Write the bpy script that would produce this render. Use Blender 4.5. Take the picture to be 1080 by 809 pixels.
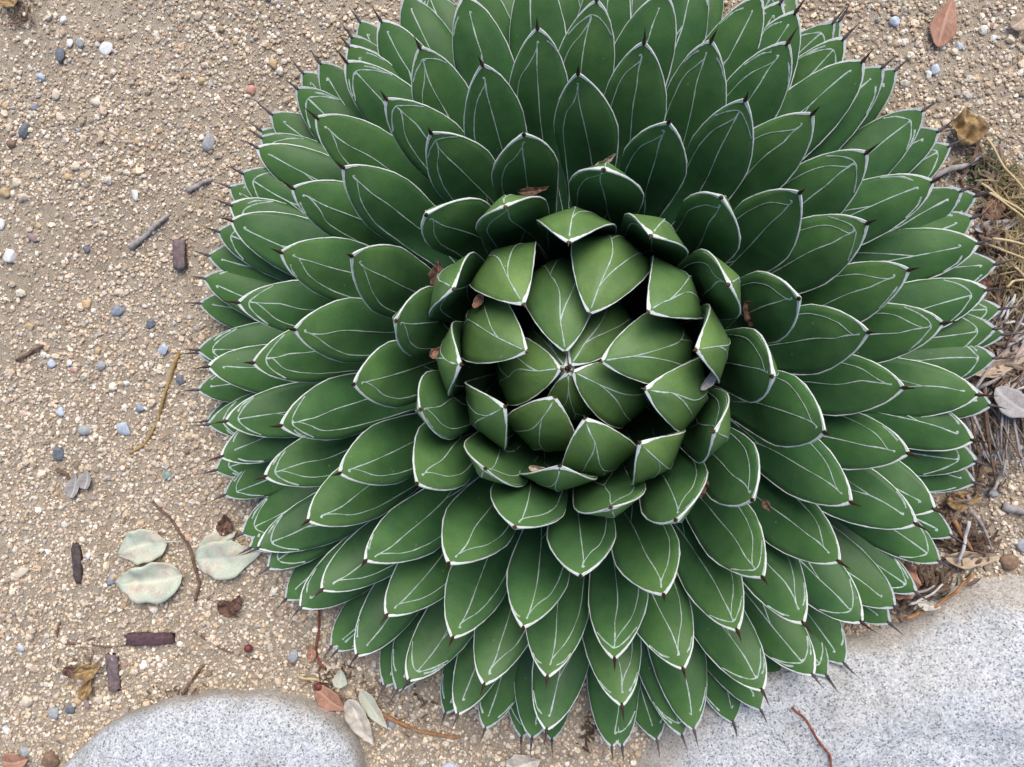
import bpy, bmesh, math, random
import numpy as np
from mathutils import Vector, Matrix, Euler, noise as mnoise

for o in list(bpy.data.objects): bpy.data.objects.remove(o)
scene = bpy.context.scene
C = scene.collection
R_ = math.radians

# ------------------------------------------------------------------ camera
PHOTO_W, PHOTO_H, FPX = 1080.0, 809.0, 860.0
CAM_ROT = Matrix.Rotation(0.11570, 3, 'Y') @ Matrix.Rotation(-0.07234, 3, 'X')
CAM_LOC = Vector((0.02545, 0.02897, 0.73190))
cam_d = bpy.data.cameras.new('camera'); cam = bpy.data.objects.new('camera', cam_d); C.objects.link(cam)
cam_d.sensor_fit = 'HORIZONTAL'; cam_d.sensor_width = 36.0; cam_d.lens = 36.0 * FPX / PHOTO_W
cam_d.clip_start = 0.01; cam_d.clip_end = 200.0
cam.matrix_world = Matrix.Translation(CAM_LOC) @ CAM_ROT.to_4x4()
scene.camera = cam

# ------------------------------------------------------------------ sky, sun, exposure
SUN_EL, SUN_AZ = R_(54), R_(74)       # azimuth measured from +X towards +Y
world = bpy.data.worlds.new('World'); scene.world = world; world.use_nodes = True
wn = world.node_tree.nodes; wl = world.node_tree.links
bg = wn['Background']; sky = wn.new('ShaderNodeTexSky'); sky.sky_type = 'NISHITA'; sky.sun_disc = False
sky.sun_elevation = SUN_EL; sky.sun_rotation = math.pi/2 - SUN_AZ
sky.dust_density = 3.0; sky.air_density = 1.0; sky.ozone_density = 1.0
wl.new(sky.outputs[0], bg.inputs[0]); bg.inputs[1].default_value = 0.10
sl = bpy.data.lights.new('sun', 'SUN'); sl.energy = 1.5; sl.angle = R_(42); sl.color = (1.0, 0.95, 0.88)
sun = bpy.data.objects.new('sun', sl); C.objects.link(sun)
sd = Vector((math.cos(SUN_EL)*math.cos(SUN_AZ), math.cos(SUN_EL)*math.sin(SUN_AZ), math.sin(SUN_EL)))
sun.rotation_euler = sd.to_track_quat('Z', 'Y').to_euler(); sun.location = sd*3
vs = scene.view_settings; vs.view_transform = 'Standard'; vs.look = 'None'; vs.exposure = 0.92; vs.gamma = 1.0
vs.use_curve_mapping = False

# ------------------------------------------------------------------ helpers
rng = np.random.default_rng(11); random.seed(5)
def mesh_obj(name, verts, faces, mat, parent=None, smooth=True):
    me = bpy.data.meshes.new(name); me.from_pydata([tuple(v) for v in verts], [], faces)
    me.materials.append(mat)
    if smooth: me.polygons.foreach_set('use_smooth', [True]*len(me.polygons))
    me.update()
    o = bpy.data.objects.new(name, me); C.objects.link(o)
    if parent: o.parent = parent
    return o
def tag(o, label, cat, group=None):
    o['label'] = label; o['category'] = cat
    if group: o['group'] = group
    return o
def empty(name, loc=(0, 0, 0)):
    o = bpy.data.objects.new(name, None); C.objects.link(o); o.location = loc; o.empty_display_size = .02
    return o
def ground_z(x, y):
    return 0.006*mnoise.noise(Vector((x*5, y*5, 1.7))) + 0.0025*mnoise.noise(Vector((x*17, y*17, 4.2)))
def G(px, py, z=None):
    """real place on the ground under a spot of the photograph"""
    d = CAM_ROT @ Vector(((px-PHOTO_W/2)/FPX, -(py-PHOTO_H/2)/FPX, -1.0))
    zz = 0.0 if z is None else z
    for _ in range(3 if z is None else 1):
        p = CAM_LOC + d*((zz-CAM_LOC.z)/d.z)
        if z is None: zz = ground_z(p.x, p.y)
    return p
PXM = 1/1175.0        # size of a photo pixel on the ground, in metres

def new_mat(name):
    m = bpy.data.materials.new(name); m.use_nodes = True
    nt = m.node_tree; b = nt.nodes['Principled BSDF']
    return m, nt, b
def N(nt, typ, **kw):
    n = nt.nodes.new(typ)
    for k, v in kw.items():
        if k in ('blend_type', 'data_type', 'feature', 'attribute_name', 'operation', 'noise_dimensions', 'interpolation', 'distance'): setattr(n, k, v)
        else: n.inputs[k].default_value = v
    return n
def ramp(nt, src, stops):
    r = nt.nodes.new('ShaderNodeValToRGB'); e = r.color_ramp.elements
    while len(e) < len(stops): e.new(.5)
    for el, (p, c) in zip(e, stops):
        el.position = p; el.color = (*c, 1) if len(c) == 3 else c
    nt.links.new(src, r.inputs[0]); return r
def mixc(nt, a, b, fac, mode='MIX'):
    m = nt.nodes.new('ShaderNodeMix'); m.data_type = 'RGBA'; m.blend_type = mode
    for s, v in ((6, a), (7, b), (0, fac)):
        if hasattr(v, 'links') or hasattr(v, 'is_linked'): nt.links.new(v, m.inputs[s])
        else: m.inputs[s].default_value = (*v, 1) if isinstance(v, tuple) else v
    return m.outputs[2]
def bump(nt, b, src, strength=.4, dist=.001):
    n = nt.nodes.new('ShaderNodeBump'); n.inputs['Strength'].default_value = strength; n.inputs['Distance'].default_value = dist
    nt.links.new(src, n.inputs['Height']); nt.links.new(n.outputs[0], b.inputs['Normal'])

# ------------------------------------------------------------------ materials
def leaf_material():
    m, nt, b = new_mat('agave_green')
    tc = N(nt, 'ShaderNodeTexCoord'); oi = N(nt, 'ShaderNodeObjectInfo')
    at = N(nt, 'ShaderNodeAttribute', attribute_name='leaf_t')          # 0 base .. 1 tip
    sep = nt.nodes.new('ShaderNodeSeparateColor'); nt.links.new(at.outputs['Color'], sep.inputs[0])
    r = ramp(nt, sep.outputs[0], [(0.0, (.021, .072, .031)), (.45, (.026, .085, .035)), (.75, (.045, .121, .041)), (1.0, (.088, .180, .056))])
    # young leaves are paler and yellower (second channel holds age, 1 = youngest)
    young = mixc(nt, r.outputs[0], (.108, .192, .056), sep.outputs[1])
    young = mixc(nt, young, mixc(nt, young, (.62, .74, .60), 1.0, 'MULTIPLY'), sep.outputs[2])     # multiplies leaves to a deeper green towards the outer rings
    n1 = N(nt, 'ShaderNodeTexNoise', Scale=38.0, Detail=3.0, Roughness=.6); nt.links.new(tc.outputs['Object'], n1.inputs['Vector'])
    n2 = N(nt, 'ShaderNodeTexNoise', Scale=900.0, Detail=2.0); nt.links.new(tc.outputs['Object'], n2.inputs['Vector'])
    blot = ramp(nt, n1.outputs[0], [(.25, (.70, .74, .80)), (.75, (1.26, 1.20, 1.08))])
    c1 = mixc(nt, young, blot.outputs[0], 1.0, 'MULTIPLY')
    speck = ramp(nt, n2.outputs[0], [(.3, (.9, .9, .9)), (.7, (1.1, 1.1, 1.1))])
    c2 = mixc(nt, c1, speck.outputs[0], 1.0, 'MULTIPLY')
    rv = ramp(nt, oi.outputs['Random'], [(0, (.88, .93, .95)), (1, (1.12, 1.06, 1.0))])
    c3 = mixc(nt, c2, rv.outputs[0], 1.0, 'MULTIPLY')
    # thin chalky wax bloom
    n3 = N(nt, 'ShaderNodeTexNoise', Scale=70.0, Detail=4.0, Roughness=.7); nt.links.new(tc.outputs['Object'], n3.inputs['Vector'])
    bl = ramp(nt, n3.outputs[0], [(.35, (0, 0, 0)), (.8, (.06, .06, .06))])
    c4 = mixc(nt, c3, (.20, .32, .24), bl.outputs[0])
    vo = nt.nodes.new('ShaderNodeTexVoronoi'); vo.inputs['Scale'].default_value = 85.; nt.links.new(tc.outputs['Object'], vo.inputs['Vector'])
    sp = ramp(nt, vo.outputs['Distance'], [(0.0, (.65, .65, .65)), (.05, (.35, .35, .35)), (.075, (0, 0, 0))])
    n4 = N(nt, 'ShaderNodeTexNoise', Scale=22.0, Detail=2.0); nt.links.new(tc.outputs['Object'], n4.inputs['Vector'])
    sel = ramp(nt, n4.outputs[0], [(.52, (0, 0, 0)), (.58, (1, 1, 1))])
    c4 = mixc(nt, c4, (.30, .33, .24), mixc(nt, sp.outputs[0], sel.outputs[0], 1., 'MULTIPLY'))
    nt.links.new(c4, b.inputs['Base Color'])
    rr = ramp(nt, n1.outputs[0], [(.2, (.40, .40, .40)), (.8, (.56, .56, .56))]); nt.links.new(rr.outputs[0], b.inputs['Roughness'])
    b.inputs['Specular IOR Level'].default_value = .26
    b.inputs['Subsurface Weight'].default_value = .0; b.inputs['Subsurface Radius'].default_value = (.002, .004, .001); b.inputs['Subsurface Scale'].default_value = 1.0
    bump(nt, b, n1.outputs[0], .25, .002)
    return m
def plain(name, stops, scale=120., rough=.7, bstr=.4, bdist=.0006, detail=4., coord='Object', spec=.3):
    m, nt, b = new_mat(name); tc = N(nt, 'ShaderNodeTexCoord')
    n = N(nt, 'ShaderNodeTexNoise', Scale=scale, Detail=detail, Roughness=.65); nt.links.new(tc.outputs[coord], n.inputs['Vector'])
    r = ramp(nt, n.outputs[0], stops); nt.links.new(r.outputs[0], b.inputs['Base Color'])
    b.inputs['Roughness'].default_value = rough; b.inputs['Specular IOR Level'].default_value = spec
    if bstr: bump(nt, b, n.outputs[0], bstr, bdist)
    return m
M_LEAF = leaf_material()
M_WHITE = plain('white_margin', [(.25, (.50, .55, .52)), (.6, (.66, .69, .66)), (.9, (.78, .79, .76))], 400., .6)
M_LINE = plain('bud_print_white', [(.3, (.24, .34, .28)), (.52, (.38, .47, .42)), (.75, (.54, .60, .56))], 300., .6, .2)
M_WHITE_OLD = plain('weathered_margin', [(.25, (.26, .29, .29)), (.6, (.46, .50, .51)), (.9, (.58, .60, .61))], 400., .7)
M_SPINE = plain('dark_spine', [(.3, (.018, .008, .007)), (.7, (.055, .022, .016))], 300., .45, .3)
M_SPINE_Y = plain('young_spine', [(.3, (.050, .016, .014)), (.7, (.11, .04, .03))], 300., .5, .3)
M_SPINE_OLD = plain('grey_spine', [(.3, (.022, .016, .018)), (.7, (.12, .10, .105))], 200., .7, .3)

def gravel_material(name, rough=.85):
    m, nt, b = new_mat(name)
    at = N(nt, 'ShaderNodeAttribute', attribute_name='grain'); tc = N(nt, 'ShaderNodeTexCoord')
    n = N(nt, 'ShaderNodeTexNoise', Scale=1100.0, Detail=3.0); nt.links.new(tc.outputs['Object'], n.inputs['Vector'])
    r = ramp(nt, n.outputs[0], [(.3, (.72, .72, .72)), (.7, (1.18, 1.18, 1.18))])
    nt.links.new(mixc(nt, at.outputs['Color'], r.outputs[0], 1.0, 'MULTIPLY'), b.inputs['Base Color'])
    b.inputs['Roughness'].default_value = rough; b.inputs['Specular IOR Level'].default_value = .25
    bump(nt, b, n.outputs[0], .5, .0005)
    return m
M_GRAVEL = gravel_material('gravel')
def sand_material():
    m, nt, b = new_mat('sand'); tc = N(nt, 'ShaderNodeTexCoord')
    def no(s, d=4., r=.6):
        n = N(nt, 'ShaderNodeTexNoise', Scale=s, Detail=d, Roughness=r); nt.links.new(tc.outputs['Object'], n.inputs['Vector']); return n
    big, mid, fine = no(6.), no(90.), no(900., 5., .75)
    c1 = ramp(nt, big.outputs[0], [(.3, (.39, .33, .255)), (.7, (.46, .40, .32))])
    c2 = ramp(nt, mid.outputs[0], [(.3, (.75, .72, .70)), (.7, (1.15, 1.14, 1.12))])
    c3 = ramp(nt, fine.outputs[0], [(.32, (.38, .36, .33)), (.5, (.95, .95, .95)), (.68, (1.55, 1.52, 1.48))])
    c = mixc(nt, mixc(nt, c1.outputs[0], c2.outputs[0], 1., 'MULTIPLY'), c3.outputs[0], 1., 'MULTIPLY')
    nt.links.new(c, b.inputs['Base Color']); b.inputs['Roughness'].default_value = .95; b.inputs['Specular IOR Level'].default_value = .15
    bump(nt, b, fine.outputs[0], .9, .0018)
    return m
M_SAND = sand_material()
def granite_material(name, stain=0.0):
    m, nt, b = new_mat(name); tc = N(nt, 'ShaderNodeTexCoord')
    v = nt.nodes.new('ShaderNodeTexVoronoi'); v.inputs['Scale'].default_value = 780.; nt.links.new(tc.outputs['Object'], v.inputs['Vector'])
    sv = nt.nodes.new('ShaderNodeSeparateColor'); nt.links.new(v.outputs['Color'], sv.inputs[0])
    c = ramp(nt, sv.outputs[0], [(0.0, (.13, .14, .16)), (.08, (.23, .245, .265)), (.18, (.33, .35, .375)), (.45, (.44, .455, .475)), (.75, (.52, .53, .54)), (1.0, (.62, .62, .62))])
    n1 = N(nt, 'ShaderNodeTexNoise', Scale=260., Detail=4., Roughness=.7); nt.links.new(tc.outputs['Object'], n1.inputs['Vector'])
    c1 = ramp(nt, n1.outputs[0], [(.28, (.55, .57, .60)), (.48, (1., 1., 1.)), (.7, (1.12, 1.12, 1.12))])
    n2 = N(nt, 'ShaderNodeTexNoise', Scale=14., Detail=5., Roughness=.65); nt.links.new(tc.outputs['Object'], n2.inputs['Vector'])
    c2 = ramp(nt, n2.outputs[0], [(.30, (.66, .645, .61)), (.46, (.95, .95, .95)), (.7, (1.08, 1.09, 1.11))])
    col = mixc(nt, mixc(nt, c.outputs[0], c1.outputs[0], .8, 'MULTIPLY'), c2.outputs[0], 1., 'MULTIPLY')
    n5 = N(nt, 'ShaderNodeTexNoise', Scale=5.5, Detail=5., Roughness=.6); nt.links.new(tc.outputs['Object'], n5.inputs['Vector'])
    wm = ramp(nt, n5.outputs[0], [(.52, (0, 0, 0)), (.70, (.38, .38, .38))])
    col = mixc(nt, col, (.34, .30, .235), wm.outputs[0])
    # soil staining that has crept up from the ground edge (irregular, follows height)
    g = nt.nodes.new('ShaderNodeNewGeometry'); sp = nt.nodes.new('ShaderNodeSeparateXYZ'); nt.links.new(g.outputs['Position'], sp.inputs[0])
    ma = N(nt, 'ShaderNodeMath', operation='MULTIPLY_ADD'); nt.links.new(n2.outputs[0], ma.inputs[0]); ma.inputs[1].default_value = -.03; nt.links.new(sp.outputs[2], ma.inputs[2])
    st = ramp(nt, ma.outputs[0], [(0.0, (.5, .5, .5)), (.010+stain, (0, 0, 0))])
    col = mixc(nt, col, (.30, .235, .15), st.outputs[0])
    nt.links.new(col, b.inputs['Base Color']); b.inputs['Roughness'].default_value = .82; b.inputs['Specular IOR Level'].default_value = .3
    bump(nt, b, n1.outputs[0], .55, .0012)
    return m
M_GRANITE = granite_material('granite')

# ------------------------------------------------------------------ ground: one sheet, fine near the plant, wide to the horizon
def ground():
    fine = np.linspace(-.9, .9, 181); far = np.array([1.1, 1.5, 2.2, 4, 8, 16, 40, 80])
    ax = np.r_[-far[::-1], fine, far]; n = len(ax)
    V = []
    for y in ax:
        for x in ax: V.append((x, y, ground_z(x, y)))
    F = [(j*n+i, j*n+i+1, (j+1)*n+i+1, (j+1)*n+i) for j in range(n-1) for i in range(n-1)]
    o = mesh_obj('ground', V, F, M_SAND); o['kind'] = 'structure'; return o
ground()

# ------------------------------------------------------------------ agave
# leaf profile by age s: stem radius and height, tip radius and height, lean at base and tip (deg from upright),
# how long it keeps each lean, width
KEY = np.array([[-0.12, 0.004, 0.06, 0.001, 0.192, 12.0, -30.0, 0.045, 0.045, 0.028],
    [-0.04, 0.008, 0.06, 0.0012, 0.196, 30.0, -56.0, 0.055, 0.062, 0.036],
    [0.02, 0.012, 0.058, 0.004, 0.199, 40.0, -72.0, 0.065, 0.08, 0.05],
    [0.06, 0.016, 0.058, 0.006, 0.203, 42.0, -74.0, 0.07, 0.082, 0.053],
    [0.12, 0.022, 0.056, 0.018, 0.21, 44.0, -75.0, 0.075, 0.08, 0.055],
    [0.165, 0.027, 0.055, 0.04, 0.218, 45.0, -70.0, 0.078, 0.074, 0.055],
    [0.2, 0.031, 0.054, 0.056, 0.226, 45.0, -54.0, 0.078, 0.062, 0.054],
    [0.24, 0.035, 0.053, 0.08, 0.233, 45.0, -36.0, 0.076, 0.054, 0.053],
    [0.28, 0.039, 0.052, 0.102, 0.235, 45.0, -16.0, 0.074, 0.052, 0.051],
    [0.33, 0.044, 0.05, 0.125, 0.229, 47.0, -2.0, 0.072, 0.06, 0.049],
    [0.45, 0.052, 0.046, 0.164, 0.204, 56.0, 14.0, 0.07, 0.068, 0.049],
    [0.6, 0.06, 0.038, 0.209, 0.168, 68.0, 29.0, 0.072, 0.074, 0.049],
    [0.75, 0.066, 0.032, 0.261, 0.125, 80.0, 45.0, 0.08, 0.082, 0.049],
    [0.9, 0.07, 0.027, 0.313, 0.076, 90.0, 59.0, 0.088, 0.09, 0.049],
    [1.0, 0.071, 0.022, 0.342, 0.037, 93.0, 73.0, 0.092, 0.092, 0.048],
    [1.12, 0.072, 0.017, 0.35, 0.014, 93.0, 84.0, 0.094, 0.094, 0.045]])
LEAVES = [(-0.112,82.5), (-0.090,220.1), (-0.068,357.7), (-0.046,135.3), (-0.024,272.8), (-0.002,50.4), (0.020,180.0), (0.017,332.0), (0.087,95.0), (0.122,247.0), (0.130,14.5), (0.140,155.0), (0.150,291.5), (0.162,68.0), (0.175,211.0), (0.187,347.5), (0.185,122.5), (0.205,267.0), (0.210,36.0), (0.215,176.5), (0.212,316.5), (0.237,88.5), (0.237,231.0), (0.239,10.0), (0.249,143.5), (0.254,289.0), (0.269,58.0), (0.264,195.0), (0.269,338.5), (0.289,110.0), (0.279,252.5), (0.297,28.5), (0.297,163.5), (0.304,307.0), (0.327,79.5), (0.314,217.5), (0.327,359.0), (0.347,132.0), (0.344,274.5), (0.379,48.5), (0.367,184.0), (0.377,325.5), (0.407,100.5), (0.404,239.0), (0.402,17.5), (0.437,152.5), (0.434,293.5), (0.461,68.0), (0.474,205.0), (0.459,346.5), (0.504,120.5), (0.504,260.5), (0.519,37.5), (0.551,172.5), (0.539,313.0), (0.549,88.5), (0.576,224.0), (0.554,7.0), (0.609,139.0), (0.599,279.0), (0.606,57.0), (0.621,192.0), (0.604,334.5), (0.621,106.5), (0.619,247.0), (0.629,26.0), (0.654,159.0), (0.631,302.5), (0.649,77.5), (0.656,211.0), (0.649,356.5), (0.666,125.0), (0.661,266.0), (0.681,46.5), (0.691,180.0), (0.669,324.0), (0.683,96.0), (0.673,234.0), (0.688,16.0), (0.708,148.0), (0.676,290.5), (0.703,67.0), (0.731,200.5), (0.698,345.5), (0.743,116.0), (0.738,255.0), (0.721,36.0), (0.763,170.0), (0.728,312.0), (0.753,86.5), (0.776,222.5), (0.756,6.5), (0.783,136.5), (0.763,278.5), (0.798,56.5), (0.831,190.0), (0.806,335.0), (0.843,107.0), (0.858,243.0), (0.846,27.0), (0.878,158.0), (0.861,300.0), (0.801,76.5), (0.918,211.0), (0.888,349.0), (0.856,127.5), (0.878,266.0), (0.898,46.5), (0.885,181.2), (0.866,318.0), (0.893,96.3), (0.896,233.9), (0.918,10.0), (0.925,146.5), (0.943,288.0), (0.891,63.5), (0.896,195.5), (0.841,338.0), (0.910,120.0), (0.920,252.0), (0.973,36.0), (0.973,164.5), (0.921,307.3), (0.924,84.9), (0.926,222.4), (0.945,0.5), (0.945,136.0), (1.000,277.0), (0.928,50.5), (0.940,190.3), (0.935,322.5), (0.947,105.5), (0.965,242.0), (0.938,20.0), (0.943,160.5), (0.975,298.0), (0.958,73.4), (0.945,214.5), (0.935,346.0), (0.945,125.0), (0.965,263.7), (0.953,44.0), (0.971,178.9), (0.993,320.0), (0.977,94.0), (1.000,231.0), (1.000,13.0), (0.990,141.5), (0.973,286.0), (0.987,61.9), (1.000,201.5), (1.000,331.0), (0.975,115.5), (0.978,256.5), (0.980,32.5), (0.973,168.0), (0.995,308.5), (1.003,82.6), (1.000,220.0), (1.000,3.5), (1.000,134.0), (1.000,275.5), (1.000,52.5), (1.000,185.0), (1.021,325.6), (1.024,103.2), (1.000,240.0), (1.000,22.5), (1.025,154.0), (1.035,293.5), (1.037,71.1), (1.000,208.0), (0.970,343.0), (1.000,123.0), (1.060,262.0), (1.000,42.5), (1.063,179.5), (1.000,311.5), (1.059,91.8), (1.000,230.0), (1.064,6.9), (1.067,144.5), (1.069,282.1), (1.072,59.7), (1.000,197.5), (1.077,334.8), (1.080,112.4), (1.083,250.0), (1.065,30.0), (1.053,172.0), (1.090,302.7), (1.093,80.3), (1.120,266.5), (0.900,126.0), (0.953,131.0), (0.945,145.0), (0.903,60.5), (0.896,58.0), (0.965,53.0), (0.935,151.0), (0.918,156.0), (0.935,24.0), (0.923,16.5), (1.120,190.0), (0.945,4.5), (0.876,355.5), (0.943,354.0), (1.000,210.5)]
def prof(s): return [float(np.interp(s, KEY[:, 0], KEY[:, k])) for k in range(1, 10)]
WT = np.array([0, .25, .45, .58, .68, .75, .82, .88, .93, .962, .985, 1.0])
WV = np.array([.40, .48, .71, .90, .99, 1.0, .865, .67, .465, .295, .155, .045])
WB = np.array([.44, .54, .78, .93, .99, 1.0, .94, .80, .61, .42, .235, .06])      # blunter old leaves
WY = np.array([.66, .80, .94, .99, 1.0, .97, .86, .68, .475, .305, .16, .045])     # young leaves keep a broad base
class Leaf:
    def __init__(self, s, phi, seed):
        self.r = r = random.Random(seed); self.s = s
        rb, zb, tr, tz, t0, t1, ka, kb, self.W = prof(s)
        lean = math.cos(math.radians(phi-232))*float(np.interp(s, [-.1, .05, .30, .55], [.3, 1, 1, 0]))   # the heart of this plant leans towards the lower left
        lean = lean if lean > 0 else lean*.22
        t1 += 21*lean; kb *= 1-.30*lean; ka *= 1-.08*lean
        self.W *= r.uniform(.92, 1.03) if s > .35 else r.uniform(.96, 1.04); t0 = math.radians(t0); t1 = math.radians(t1)
        P = np.array([(rb, zb), (rb+ka*math.sin(t0), zb+ka*math.cos(t0)), (tr-kb*math.sin(t1), tz-kb*math.cos(t1)), (tr, tz)])
        q = np.linspace(0, 1, 161)[:, None]
        c = P[0]*(1-q)**3+3*P[1]*q*(1-q)**2+3*P[2]*q*q*(1-q)+P[3]*q**3
        d = np.r_[0, np.cumsum(np.hypot(*np.diff(c, axis=0).T))]; self.L = d[-1]
        self.t = t = np.linspace(0, 1, 81); self.R = np.interp(t*self.L, d, c[:, 0]); self.Z = np.interp(t*self.L, d, c[:, 1])
        self.th = np.unwrap(np.arctan2(np.gradient(self.R), np.gradient(self.Z)))
        p = math.radians(phi); self.er = Vector((math.cos(p), math.sin(p), 0)); self.ep = Vector((-math.sin(p), math.cos(p), 0))
        self.roll = math.radians(r.uniform(-5, 5)); self.conc = r.uniform(.18, .34); self.side = r.uniform(-.012, .012)*(1 if s > .3 else .4)
        self.twist = math.radians(r.uniform(-12, 12))
        self.keel = .30; self.wav = r.uniform(0, 6.28); self.wava = r.uniform(.0, .014)
        bl = max(0., min(1., (s-.55)/.3))*r.uniform(.7, 1.1); yg = max(0., min(1., (.32-s)/.1)); self.wv = WV+(WB-WV)*bl+(WY-WV)*yg
        self.fold = r.uniform(.02, .07)
    def frame(self, t):
        Rr = np.interp(t, self.t, self.R); Z = np.interp(t, self.t, self.Z); th = np.interp(t, self.t, self.th)
        c = self.er*Rr + Vector((0, 0, Z)) + self.ep*(self.side*math.sin(math.pi*t))
        T = self.er*math.sin(th)+Vector((0, 0, math.cos(th))); Nn = -self.er*math.cos(th)+Vector((0, 0, math.sin(th)))
        a = (self.roll + self.twist*(t-.5))*min(1, 2*(1-t)+.15)
        E = self.ep*math.cos(a)+Nn*math.sin(a); Nn = Nn*math.cos(a)-self.ep*math.sin(a)
        return c, T, E, Nn
    def hw(self, t, u=0):
        return .5*self.W*float(np.interp(t, WT, self.wv))*(1+self.wava*math.sin(9*t+self.wav+(2 if u > 0 else 0)))
    def thick(self, t):   # half thickness of the fleshy body
        return self.W*float(np.interp(t, [0, .3, .6, .85, .95, 1], [.30, .28, .25, .17, .095, .02]))*float(np.interp(self.s, [.1, .3], [.80, 1]))
    def edge(self, t): return float(np.interp(t, [0, .8, 1], [.0011, .0009, .0007]))*(.6 if self.s < .32 else 1.)
    def ad(self, u, t, off=0.):
        c, T, E, Nn = self.frame(t); h = self.hw(t, u); k = self.conc*float(np.interp(t, [0, .45, .68, .86, 1], [1.1, .7, -.62, -.95, -.25]))
        z = -k*h*(1-u*u) + self.fold*h*max(0, 1-abs(u-.05)/.5)*min(1, (1-t)*4)
        z += .16*h*max(0, u-.62)*min(1, (1-t)*5)
        return c+E*(u*h)+Nn*(z+off), Nn
    def ab(self, u, t, off=0.):
        c, T, E, Nn = self.frame(t); h = self.hw(t, u)
        ke = 1.22 if self.s < .3 else 1.5
        z = -self.edge(t)-self.thick(t)*(1-abs(u)**ke)
        dz = self.thick(t)*ke*abs(u)**(ke-1)*(1 if u > 0 else -1)/max(h, 1e-4)
        nrm = (-Nn+E*dz).normalized()
        return c+E*(u*h)+Nn*z+nrm*off, nrm

TS = np.r_[np.linspace(0, .6, 11), np.linspace(.65, .9, 8), [.925, .945, .962, .976, .988, .996, 1.0]]
US = np.array([-1, -.8, -.55, -.28, 0, .28, .55, .8, 1.0])
def tipness(t): return float(np.interp(t, [.40, .60, .72, .86, 1.0], [0, .12, .55, 1.0, 1.15]))
def body_mesh(lf):
    V, F, A = [], [], []
    k = 2*len(US)
    young = float(np.interp(lf.s, [0, .1, .2, .28, .36], [.70, .75, .80, .60, 0.0]))
    for t in TS:
        for u in US: V.append(lf.ad(u, t)[0]); A.append((t, young*.30*tipness(t)))
        for u in US[::-1]: V.append(lf.ab(u, t)[0]); A.append((t, young*tipness(t)))
    for i in range(len(TS)-1):
        for j in range(k):
            a = i*k+j; b = i*k+(j+1) % k
            F.append((a, b, b+k, a+k))
    n = (len(TS)-1)*k
    F.append(tuple(range(k-1, -1, -1))); F.append(tuple(range(n, n+k)))
    return V, F, A
def smooth_line(pts, per=5):
    P = [np.array(p, float) for p in pts]; P = [2*P[0]-P[1]]+P+[2*P[-1]-P[-2]]; out = []
    for i in range(1, len(P)-2):
        for q in range(per):
            x = q/per; a, b, c, d = P[i-1:i+3]
            out.append(.5*(2*b+(c-a)*x+(2*a-5*b+4*c-d)*x*x+(3*b-a-3*c+d)*x**3))
    out.append(P[-2]); return out
def ribbon(V, F, lf, side, pts, w0, w1):
    L = smooth_line(pts); base = len(V); n = len(L)
    f = lf.ad if side > 0 else lf.ab
    P = []; 
    for (u, t) in L:
        u = max(-.985, min(.985, u)); t = max(.02, min(.996, t)); P.append(f(u, t, .00028))
    for i, (p, nn) in enumerate(P):
        q = P[min(i+1, n-1)][0]-P[max(i-1, 0)][0]
        s = q.cross(nn).normalized() if q.length > 1e-7 else Vector((0, 0, 0))
        x = i/(n-1); w = (w0+(w1-w0)*x)*(.62+.5*lf.r.random()+.25*math.sin(i*.7+lf.wav))*.5
        V += [p+s*w-nn*.0002, p+nn*.0001, p-s*w-nn*.0002]
    for i in range(n-1):
        a = base+3*i; F += [(a, a+1, a+4, a+3), (a+1, a+2, a+5, a+4)]
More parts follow.
